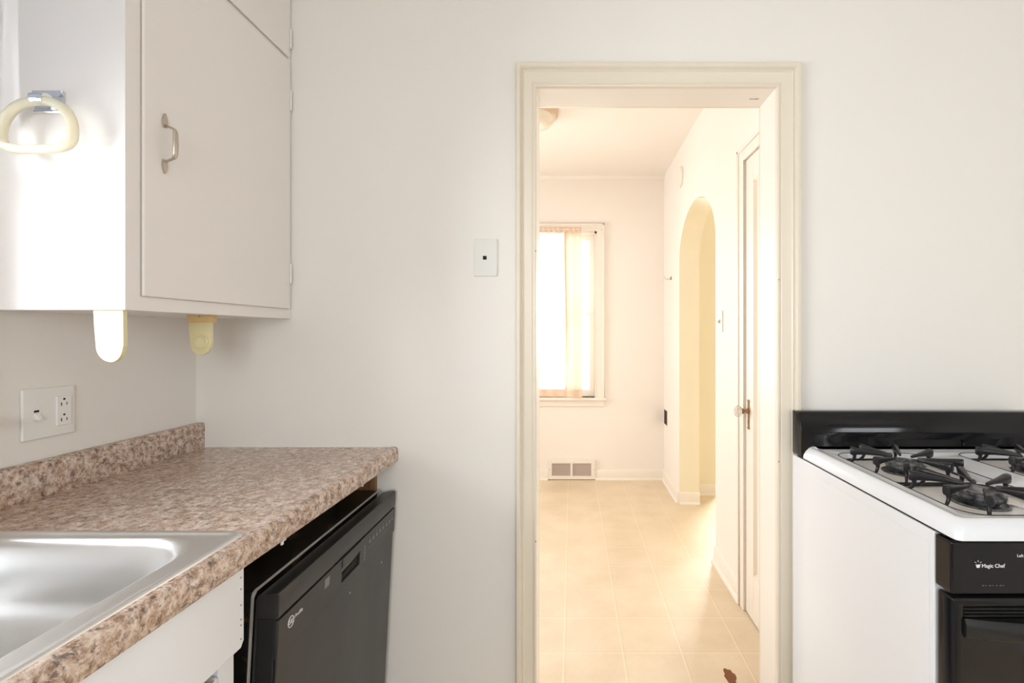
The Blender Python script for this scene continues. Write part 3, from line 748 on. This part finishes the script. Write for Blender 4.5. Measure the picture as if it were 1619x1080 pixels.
# ------------------------------------------------------------------ countertop, backsplash, sink
CZ = .912
ct = empty('countertop', (-.87, .6, CZ)); tag(ct, 'brown granite-print laminate countertop running to the corner beside the doorway', 'countertop')
def xe(y): return -.5505 - (1.5-y)*.0155     # front edge, very slightly out of parallel with the room
SX0, SX1, SY0, SY1 = -1.115, -.580, .20, .852  # sink rim
CY0 = -.9
b = MB()
b.box(KX0+.001, -.64, SY1-.02, KY1-.001, CZ-.04, CZ)
b.box(KX0+.001, SX0+.02, SY0+.02, SY1-.02, CZ-.04, CZ)
b.box(KX0+.001, -.64, CY0, SY0+.02, CZ-.04, CZ)
def edge(y, inner):
    x = xe(y)
    return [(inner, y, CZ-.04), (inner, y, CZ), (x-.030, y, CZ), (x-.024, y, CZ+.0012), (x-.017, y, CZ+.0028), (x-.009, y, CZ+.0022), (x-.003, y, CZ-.002), (x-.0005, y, CZ-.009), (x, y, CZ-.018), (x, y, CZ-.038), (x-.003, y, CZ-.044), (x-.020, y, CZ-.045), (x-.020, y, CZ-.04)]
for (a, c, inn) in ((CY0, SY0+.02, -.64), (SY0+.02, SY1-.02, SX1-.018), (SY1-.02, KY1-.001, -.64)):
    b.loft([edge(a, inn), edge(c, inn)])
o = b.build('slab', M['counter'], ct, smooth=40); rel(o, ct)
b = MB(); t = .031
b.loft([[(KX0+.001, y, CZ+.0), (KX0+.001, y, .990), (KX0+.022, y, .990), (KX0+.028, y, .987), (KX0+t, y, .981), (KX0+t, y, CZ+.0)] for y in (CY0, KY1-.001)])
o = b.build('backsplash', M['counter'], ct, smooth=40, label='low granite-print backsplash strip'); rel(o, ct)
b = MB(); b.tube([(KX0+.003, CY0, .9915), (KX0+.003, KY1-.003, .9915)], .0025, 8); b.tube([(KX0+.03, KY1-.002, CZ+.001), (-.60, KY1-.002, CZ+.001)], .0022, 8); b.tube([(KX0+t, KY1-.002, CZ), (KX0+t, KY1-.002, .985)], .0018, 8)
o = b.build('caulk', M['kitchen_wall'], ct); rel(o, ct)

sk = empty('sink', ((SX0+SX1)/2, (SY0+SY1)/2, CZ)); tag(sk, 'stainless steel drop-in sink set in the granite-print counter', 'sink')
def sl(inset, z, r, dx=(0, 0), dy=(0, 0)):
    return [(x, y, z) for x, y in rrect(SX0+inset+dx[0], SX1-inset-dx[1], SY0+inset+dy[0], SY1-inset-dy[1], r, 10)]
b = MB()
bd = (.0, .020); by = (.0, .0)
loops = [sl(0, CZ+.0004, .022), sl(.0006, CZ+.0030, .022), sl(.004, CZ+.0062, .020), sl(.009, CZ+.0068, .017), sl(.014, CZ+.0050, .015), sl(.0165, CZ+.0034, .014),
         sl(.024, CZ+.0030, .072, bd), sl(.028, CZ+.0018, .092, bd), sl(.032, CZ-.003, .100, bd), sl(.035, CZ-.010, .102, bd), sl(.040, CZ-.05, .105, bd), sl(.044, CZ-.085, .108, bd)]
for k in range(1, 13):
    a = R(90*k/12); loops.append(sl(.044+.075*(1-math.cos(a)), CZ-.085-.078*math.sin(a), .108-.035*k/12, bd))
loops += [sl(.15, CZ-.1645, .06, bd), sl(.19, CZ-.166, .045, bd), sl(.22, CZ-.167, .02, bd)]
b.loft(loops, cap0=False, cap1=True)
o = b.build('basin', M['steel'], sk, smooth=60); rel(o, sk)
md = o.modifiers.new('thickness', 'SOLIDIFY'); md.thickness = .0008; md.offset = -1
b = MB(); b.lathe(((SX0+SX1)/2, (SY0+SY1)/2, CZ-.1665), 'z', [(.045, .0), (.045, .002), (.038, .0025), (.034, -.001), (.01, -.002)], 32); o = b.build('drain', M['chrome'], sk); rel(o, sk)

# base cabinet under the sink
bc = empty('base_cabinet', (-.87, .3, 0)); tag(bc, 'white painted sink base cabinet left of the dishwasher', 'cabinet')
def bcp(b, name, material, **k): o = b.build(name, material, bc, **k); rel(o, bc); return o
BX = -.578; BY1 = .835
b = MB(); b.box(KX0+.002, KX0+.014, CY0+.01, BY1, .0, CZ-.041); b.box(KX0+.014, BX-.045, BY1-.013, BY1-.001, .0, CZ-.05)
b.box(KX0+.014, BX-.045, CY0+.01, CY0+.03, 0, CZ-.05); b.box(KX0+.014, BX-.045, CY0+.03, BY1-.033, .10, .115); b.box(BX-.10, BX-.08, CY0+.03, BY1-.033, 0, .10)
bcp(b, 'carcass', M['base_cabinet'], smooth=0)
b = MB()  # face frame: stiles and rails behind the apron
b.box(BX-.040, BX-.012, BY1-.045, BY1-.008, .10, CZ-.045); b.box(BX-.030, BX-.012, CY0+.01, BY1-.045, CZ-.075, CZ-.046); b.box(BX-.030, BX-.012, CY0+.01, BY1-.045, .10, .14)
b.box(BX-.030, BX-.012, .20, .24, .14, CZ-.075)
bcp(b, 'face_frame', M['base_cabinet'], bevel=.0015)
AZ = .722
b = MB()
b.prism([(CY0+.02, CZ-.047), (BY1, CZ-.047), (BY1, AZ+.010), (BY1-.007, AZ), (CY0+.02, AZ)], 'x', BX-.010, BX)
bcp(b, 'apron_panel', M['base_cabinet'], bevel=.0015, label='plain false drawer front with nail heads')
M['nail'] = mat('grey_nail_head', (0.25, 0.24, 0.24), .5)
for z in (.845, .825, .797, .772, .762, .738): b = MB(); b.cyl((BX-.0002, BY1-.008, z), 'x', .0016, .0008, 8); bcp(b, 'nail_head', M['nail'], smooth=0)
# door standing a little ajar, hinged on its far side
dr = empty('door', (BX-.008-.0, BY1-.052, .13)); dr.parent = bc; dr.location = Vector((BX-.010, BY1-.047, .13)) - Vector(bc.location)
dr.rotation_euler = (0, 0, R(9))
b = MB(); b.box(-.018, 0, -.52, 0, 0, .572); o = b.build('door_panel', M['base_cabinet'], dr, bevel=.004, seg=3)
b = MB(); b.box(-.0185, .0005, -.50, -.012, .5717, .5727); o = b.build('bare_top_edge', mat('bare_edge_wood', (0.60, 0.46, 0.30), .6), dr, smooth=0)

# ------------------------------------------------------------------ dishwasher, tipped slightly forward
dw = empty('dishwasher', (-.5905, .888, 0)); dw.rotation_euler = (0, R(3.0), 0)
tag(dw, 'black built-in dishwasher leaning slightly out from under the counter', 'dishwasher')
W = .585; HT = .785
b = MB(); b.box(-.545, -.052, .004, W-.004, .10, HT-.002); tub = b.build('tub', M['dw_top'], dw, bevel=.006)
b = MB(); b.box(-.40, -.06, .02, W-.02, .012, .10); b.build('kick_plate', M['black_satin'], dw)
for (a, c) in (((-.5, .03), .01), ((-.5, W-.03), .01), ((-.10, .03), .01), ((-.10, W-.03), .01)): b = MB(); b.cyl((a[0], a[1], .0524*a[0]), 'z', .012, .013-.0524*a[0], 12); b.build('levelling_foot', M['dark_rubber'], dw)
b = MB()  # silver strip: an inverted U along the tub's front edge
s0, s1 = -.0515, -.0478
loop_o = [(0, .10), (0, HT-.010), (.003, HT-.003), (.010, HT), (W-.010, HT), (W-.003, HT-.003), (W, HT-.010), (W, .10)]
inn = .0036; loop_i = [(inn, .10), (inn, HT-.014), (.007, HT-.008), (.012, HT-inn), (W-.012, HT-inn), (W-.007, HT-.008), (W-inn, HT-.014), (W-inn, .10)]
for k in range(7):
    p, q2, r1, r2 = loop_o[k], loop_o[k+1], loop_i[k+1], loop_i[k]
    b.prism([p, q2, r1, r2], 'x', s0, s1)
b.build('trim_strip', M['silver_strip'], dw, label='thin silver metal strip')
b = MB(); b.box(-.0478, -.040, .006, W-.006, .11, HT-.016); b.build('gasket', M['dark_rubber'], dw, bevel=.003)
# door shell with a sloping top
dd = empty('door', (0, 0, 0)); dd.parent = dw
b = MB(); b.prism([(-.040, .13), (-.0045, .13), (-.0045, .735), (-.040, .735)], 'y', .002, W-.002); b.build('inner_shell', M['black_satin'], dd, bevel=.003)
b = MB(); b.prism([(-.040, .7355), (0, .7355), (.0015, .74), (.0015, .780), (-.001, .784), (-.008, .7845), (-.040, .777)], 'y', .0, W); b.build('top_band', M['dw_front'], dd, bevel=.0015)
cpz0, cpz1 = .660, .7335
cp = MB().box(-.0043, .0025, .0, W, cpz0, cpz1).build('control_panel', M['dw_front'], dd, smooth=0)
dwy = .888
pk0, pk1 = 1.136-dwy, 1.231-dwy
cu = MB().box(-.06, .05, pk0, pk1, .674, .708).build('cutter', M['black_void']); cu.parent = dd
bpy.context.view_layer.update(); cut(cp, [cu])
md = cp.modifiers.new('bevel', 'BEVEL'); md.width = .0015; md.segments = 2; md.limit_method = 'ANGLE'
b = MB(); b.box(-.0042, -.0035, pk0-.002, pk1+.002, .672, .712); b.build('handle_pocket', M['black_void'], dd, smooth=0)
b = MB(); b.add([(-.003, pk0, .708), (-.003, pk1, .708), (.002, pk1, .708), (.002, pk0, .708), (-.003, pk0, .690), (-.003, pk1-.03, .690), (-.001, pk1-.03, .694), (-.001, pk0, .690)], [(0,1,2,3),(4,7,6,5),(0,4,5,1),(1,5,6,2),(2,6,7,3),(3,7,4,0)]); b.build('latch_lever', M['black_gloss'], dd)
b = MB(); b.box(.0025, .0042, pk0-.002, pk1+.002, .711, .7335); b.build('latch_cover', M['dw_front'], dd, bevel=.0008)
MB().box(-.0043, .0, .004, W-.004, .135, cpz0-.0018).build('front_panel', M['dw_front'], dd, bevel=.002)
for k in range(8):
    yy = 1.285-dwy + k*.0225
    MB().box(.0025, .0034, yy, yy+.011, .7035, .711).build('button', M['dim_mark'], dd, smooth=0)
b = MB()
for k in range(5): b.box(.0025, .0029, 1.256-dwy, 1.265-dwy, .704-.0085*k, .708-.0085*k)
b.box(.0025, .0028, 1.285-dwy, 1.42-dwy, .6895, .6903)
for k in range(8): b.box(.0025, .0028, 1.287-dwy+k*.0225, 1.294-dwy+k*.0225, .7155, .7172)
b.build('printed_legends', M['dim_mark'], dd, smooth=0)
ly, lz = .926-dwy+.002, .7085
b = MB(); pts = [(.0030, ly + .0092*math.cos(2*math.pi*k/36), lz + .0105*math.sin(2*math.pi*k/36)) for k in range(36)]; b.tube(pts, .0008, 6, closed=True)
b.build('logo_ring', M['mark'], dd)
RT = (R(90), 0, R(90))
text('logo_script', 'GE', .0115, (.0026, ly-.0078, lz-.0042), RT, M['mark'], dd, bold=.0002)
text('logo_name', 'Profile', .0105, (.0026, ly+.0135, lz-.0015), RT, M['mark'], dd)
MB().box(.0, .0012, .945-dwy-.040, .945-dwy-.034, .690, .693).build('scuff', M['mark'], dd, smooth=0)
MB().box(.0025, .0029, 1.055-dwy, 1.075-dwy, .703, .724).build('rating_label', M['dim_mark'], dd, smooth=0)
for (yy, zz) in ((.012, .595), (.03, .57), (.11, .672), (.30, .62), (.5, .6)): MB().box(.0, .0006, yy, yy+.0022, zz, zz+.004).build('paint_fleck', M['mark'], dd, smooth=0)
# white clip tabs between counter and dishwasher
for (px_, Y_) in ((446, .885+.10), (573, 1.385)):
    x_ = -.575; y_ = -x_*FPX/(905-px_)
    b = MB(); b.box(x_-.006, x_+.004, y_-.006, y_+.008, CZ-.053, CZ-.0452); b.box(x_-.002, x_+.002, y_-.003, y_+.003, CZ-.060, CZ-.053)
    o = b.build('mounting_tab', M['plate'], None, bevel=.001); tag(o, 'small white tab under the counter edge, nearer the ' + ('sink' if px_ < 500 else 'doorway wall'), 'bracket', 'tabs under the counter edge')
b = MB(); b.box(-.74, -.617, 1.480, 1.4985, .0, CZ-.041); o = b.build('wood_cleat', M['wood'], None, bevel=.001); tag(o, 'bare brown wood cleat under the counter end against the wall', 'wood strip')

# ------------------------------------------------------------------ stove
X0, X1 = .680, 1.395; YB = 1.466
sv = empty('gas_stove', ((X0+X1)/2, 1.17, 0)); tag(sv, 'white gas stove with black backguard, control panel and oven door', 'stove')
def svp(b, name, material, parent=sv, **k):
    o = b.build(name, material, parent, **k)
    if parent is sv: rel(o, sv)
    return o
b = MB(); b.box(X0, X1, .892, YB, .035, .8985); svp(b, 'body', M['white_enamel'], bevel=.003)
b = MB(); b.box(X0-.0012, X0, .905, 1.452, .06, .872); svp(b, 'side_panel', M['white_enamel'], bevel=.001)
b = MB(); b.box(X0+.02, X1-.02, .91, YB-.03, 0, .035); svp(b, 'base', M['black_satin'])
b = MB(); b.box(X0+.004, X1-.004, .870, 1.44, .8987, .9020); svp(b, 'cooktop_gap', M['black_void'], smooth=0)
CTY0, CTY1 = .838, 1.408
def cl(i, z, r, j=None): j = i if j is None else j; return [(x, y, z) for x, y in rrect(X0+i, X1-i, CTY0+j, CTY1, r, 6)]
b = MB()
b.loft([cl(.004, .9015, .010), cl(0, .904, .012), cl(.0005, .913, .014), cl(.006, .924, .016), cl(.016, .9335, .016), cl(.022, .9355, .015), cl(.029, .9345, .013), cl(.040, .9285, .011), cl(.052, .9275, .01)])
ck = svp(b, 'cooktop', M['white_enamel'], smooth=50)
WELLS = ((.748, .985), (1.090, 1.327)); WY0, WY1 = .896, 1.362
cutters = []
for a, c in WELLS:
    k = MB()
    k.loft([[(x, y, z) for x, y in rrect(a+i, c-i, WY0+i, WY1-i, .045-i*.5, 8)] for i, z in ((-.003, .940), (-.003, .9285), (0, .9262), (.004, .912))])
    cutters.append(k.build('cutter', M['stained']))
bpy.context.view_layer.update()
cut(ck, cutters)
for a, c in WELLS:
    b = MB(); b.prism(rrect(a+.003, c-.003, WY0+.003, WY1-.003, .042, 8), 'z', .9117, .9123); svp(b, 'burner_tray', M['stained'])
    b = MB(); b.tube([(x, y, .9278) for x, y in rrect(a-.002, c+.002, WY0-.002, WY1+.002, .046, 8)], .0012, 6, closed=True); svp(b, 'well_seam', M['dark_rubber'])
def burner(cx, cy):
    b = MB(); b.lathe((cx, cy, .9123), 'z', [(.050, 0), (.052, .002), (.048, .004), (.044, .002), (.040, .0015), (.02, .001)], 40); svp(b, 'drip_ring', M['cap'])
    loops = []; n_ = 72
    for rr, z, amp in ((.030, .9125, 0), (.036, .920, 0), (.041, .926, .0014), (.043, .930, .0018), (.043, .934, .0014), (.040, .9355, 0)):
        loops.append([(cx+(rr+amp*math.cos(24*2*math.pi*k/n_))*math.cos(2*math.pi*k/n_), cy+(rr+amp*math.cos(24*2*math.pi*k/n_))*math.sin(2*math.pi*k/n_), z) for k in range(n_)])
    b = MB(); b.loft(loops); svp(b, 'burner_head', M['cap'], smooth=50)
    b = MB(); b.lathe((cx, cy, .9355), 'z', [(.040, 0), (.0405, .003), (.037, .0055), (.029, .0065), (.025, .0055), (.01, .0055)], 40); svp(b, 'burner_cap', M['cap'])
    b = MB(); b.cyl((cx+.047, cy-.012, .9123), 'z', .003, .018, 10); b.tube([(cx+.047, cy-.012, .914), (cx+.06, cy-.03, .914), (cx+.07, cy-.05, .913)], .002, 8); svp(b, 'igniter', M['chrome'])
GS = .098
def finger(b, foot, tip):
    """cast finger: blunt tall outer end on a stub foot, tapering in to a thin low tip"""
    foot, tip = Vector(foot), Vector(tip); d = (tip-foot); ln = d.length; d.normalize(); s = Vector((-d.y, d.x, 0))
    loops = []
    for t, hw1, top, bot in ((-.035, .0055, .9600, .9440), (-.03, .0068, .9620, .9415), (0, .0076, .9628, .9400), (.16, .0070, .9612, .9425), (.4, .0054, .9580, .9450), (.7, .0040, .9550, .9462), (.97, .0031, .9525, .9458), (1.0, .0018, .9515, .9465)):
        p = foot + d*ln*t
        m_ = (top+bot)/2; hh = (top-bot)/2
        lp = []
        for k in range(12):
            a = 2*math.pi*k/12; ca, sa = math.cos(a), math.sin(a)
            lp.append(Vector((p.x, p.y, 0)) + s*hw1*math.copysign(abs(ca)**.6, ca) + Vector((0, 0, m_ + hh*math.copysign(abs(sa)**.6, sa))))
        loops.append(lp)
    b.loft(loops)
    p = foot + d*.007
    b.tube([(p.x, p.y, .945), (p.x, p.y, .933), (p.x-d.x*.004, p.y-d.y*.004, .926), (p.x-d.x*.012, p.y-d.y*.012, .918)], [.0056, .0040, .0036, .0032], 10)
def grate(cx, cy):
    b = MB()
    fr_ = [(x, y, .9165) for x, y in rrect(cx-.108, cx+.108, cy-.107, cy+.107, .030, 5)]
    b.tube(fr_, .0030, 8, closed=True)
    o_ = .052
    for foot, tip in (((-GS, o_+.015), (-.022, .014)), ((-GS, -o_+.015), (-.026, -.004)), ((GS, o_-.01), (.024, .010)), ((GS, -o_-.01), (.026, -.010)),
                      ((-o_, GS), (-.014, .026)), ((o_-.01, GS), (.008, .028)), ((-o_-.012, -GS), (-.012, -.026)), ((o_-.01, -GS), (.014, -.024))):
        finger(b, (cx+foot[0], cy+foot[1], 0), (cx+tip[0], cy+tip[1], 0))
    svp(b, 'burner_grate', M['iron'], smooth=50)
for cx in (.860, 1.202):
    for cy in (1.003, 1.228):
        burner(cx, cy); grate(cx, cy)
# backguard
pg = [(YB, .905), (1.4095, .905), (1.4085, .972), (1.4075, .980), (1.428, 1.030), (1.433, 1.0335), (1.440, 1.0350), (YB, 1.0350)]
b = MB(); b.prism(pg, 'x', X0, X1); bgd = svp(b, 'backguard', M['black_gloss'], bevel=.0015)
c1 = MB(); c1.prism(rrect(.955, 1.165, .929, .956, .010, 5), 'y', 1.38, 1.425); cu = c1.build('cutter', M['black_void'])
bpy.context.view_layer.update(); cut(bgd, [cu])
b = MB(); b.prism(rrect(.957, 1.163, .931, .954, .008, 5), 'y', 1.418, 1.424); svp(b, 'vent_slot', M['black_void'], smooth=0)
# front control panel
cpn = svp(MB().box(X0, X1, .851, .8905, .802, .8965), 'control_panel', M['black_gloss'], bevel=.004, seg=3)
FR = (R(90), 0, 0)
Yt = .8506
def ft(name, body, size, px, py, material=M['mark'], bold=0.0):
    o = text(name, body, size, (PX(px, Yt), Yt, PZ(py, Yt)), FR, material, sv, bold=bold); o.location = Vector(o.location) - Vector(sv.location); return o
ft('brand_lettering', 'Magic Chef', .0092, 1552, 897.5, bold=.00008)
ft('panel_lettering', 'Left Rear', .0075, 1608, 881)
# chef hat emblem
b = MB(); ex, ez = PX(1546.5, Yt), PZ(893, Yt)
b.prism([(ex-.0025, ez-.0055), (ex+.0025, ez-.0055), (ex+.0042, ez+.001), (ex+.001, ez-.001), (ex, ez+.001), (ex-.001, ez-.001), (ex-.0042, ez+.001)], 'y', Yt-.0002, Yt+.0005)
for k in range(3):
    a = R(150-60*k); b.tube([(ex+.004*math.cos(a), Yt, ez+.002+.003*math.sin(a)), (ex+.007*math.cos(a), Yt, ez+.002+.006*math.sin(a))], .0004, 6)
svp(b, 'brand_emblem', M['mark'], smooth=0)
b = MB()
for k, w_ in enumerate((.0035, .002, .003, .0015, .0025, .004, .0015)): b.box(PX(1553, Yt)+k*.0062, PX(1553, Yt)+k*.0062+w_, Yt-.0001, Yt+.0003, PZ(926, Yt)-.0004, PZ(926, Yt)+.0004)
svp(b, 'worn_lettering', M['dim_mark'], smooth=0)
for kx in (.885, .975, 1.10, 1.19, 1.30):
    b = MB(); b.lathe((kx, .851, .848), 'y', [(.022, 0), (.0215, -.008), (.018, -.012), (.016, -.024), (.012, -.027)], 28); b.box(kx-.0035, kx+.0035, .818, .830, .832, .864); svp(b, 'knob', M['black_satin'])
# oven door: frame, window, louvres and bowed handle
od = empty('oven_door', (0, 0, 0)); od.parent = sv; od.location = -Vector(sv.location)
dx0 = X0+.003; dz1 = .7945
b = MB(); b.box(dx0, X1-.003, .8525, .889, .225, dz1); dd2 = b.build('door_frame', M['black_gloss'], od, bevel=.005, seg=3)
gx0 = PX(1523, .852)
c1 = MB().box(gx0, X1-.022, .80, .8560, .24, .7805).build('cutter', M['black_void'])
bpy.context.view_layer.update(); cut(dd2, [c1])
b = MB()
for k in range(3): zz = .7775 - k*.0062; b.prism([(.8558, zz), (.8515, zz-.0008), (.8515, zz-.0026), (.8558, zz-.0040)], 'x', gx0+.001, X1-.024)
b.build('louvre', M['black_satin'], od)
b = MB(); b.box(gx0+.001, X1-.023, .8545, .8562, .245, .757); b.build('door_glass', mat('smoked_glass', (0.006, 0.006, 0.007), .06), od, smooth=0)
loops = []
for k in range(25):
    t = k/24; x = gx0+.002 + (X1-.024-gx0-.002)*t; bow = .032*math.sin(math.pi*t)**.8; zc = .742 - .006*math.sin(math.pi*t)
    hh = .017
    loops.append([(x, .8545, zc+hh), (x, .851-bow*.7, zc+hh), (x, .847-bow, zc+hh*.4), (x, .847-bow, zc-hh*.6), (x, .850-bow*.8, zc-hh), (x, .8545, zc-hh)])
b = MB(); b.loft(loops); b.build('handle', M['black_satin'], od, smooth=40)
b = MB(); b.box(X0+.003, X1-.003, .853, .889, .05, .215); svp(b, 'drawer', M['black_gloss'], bevel=.004)
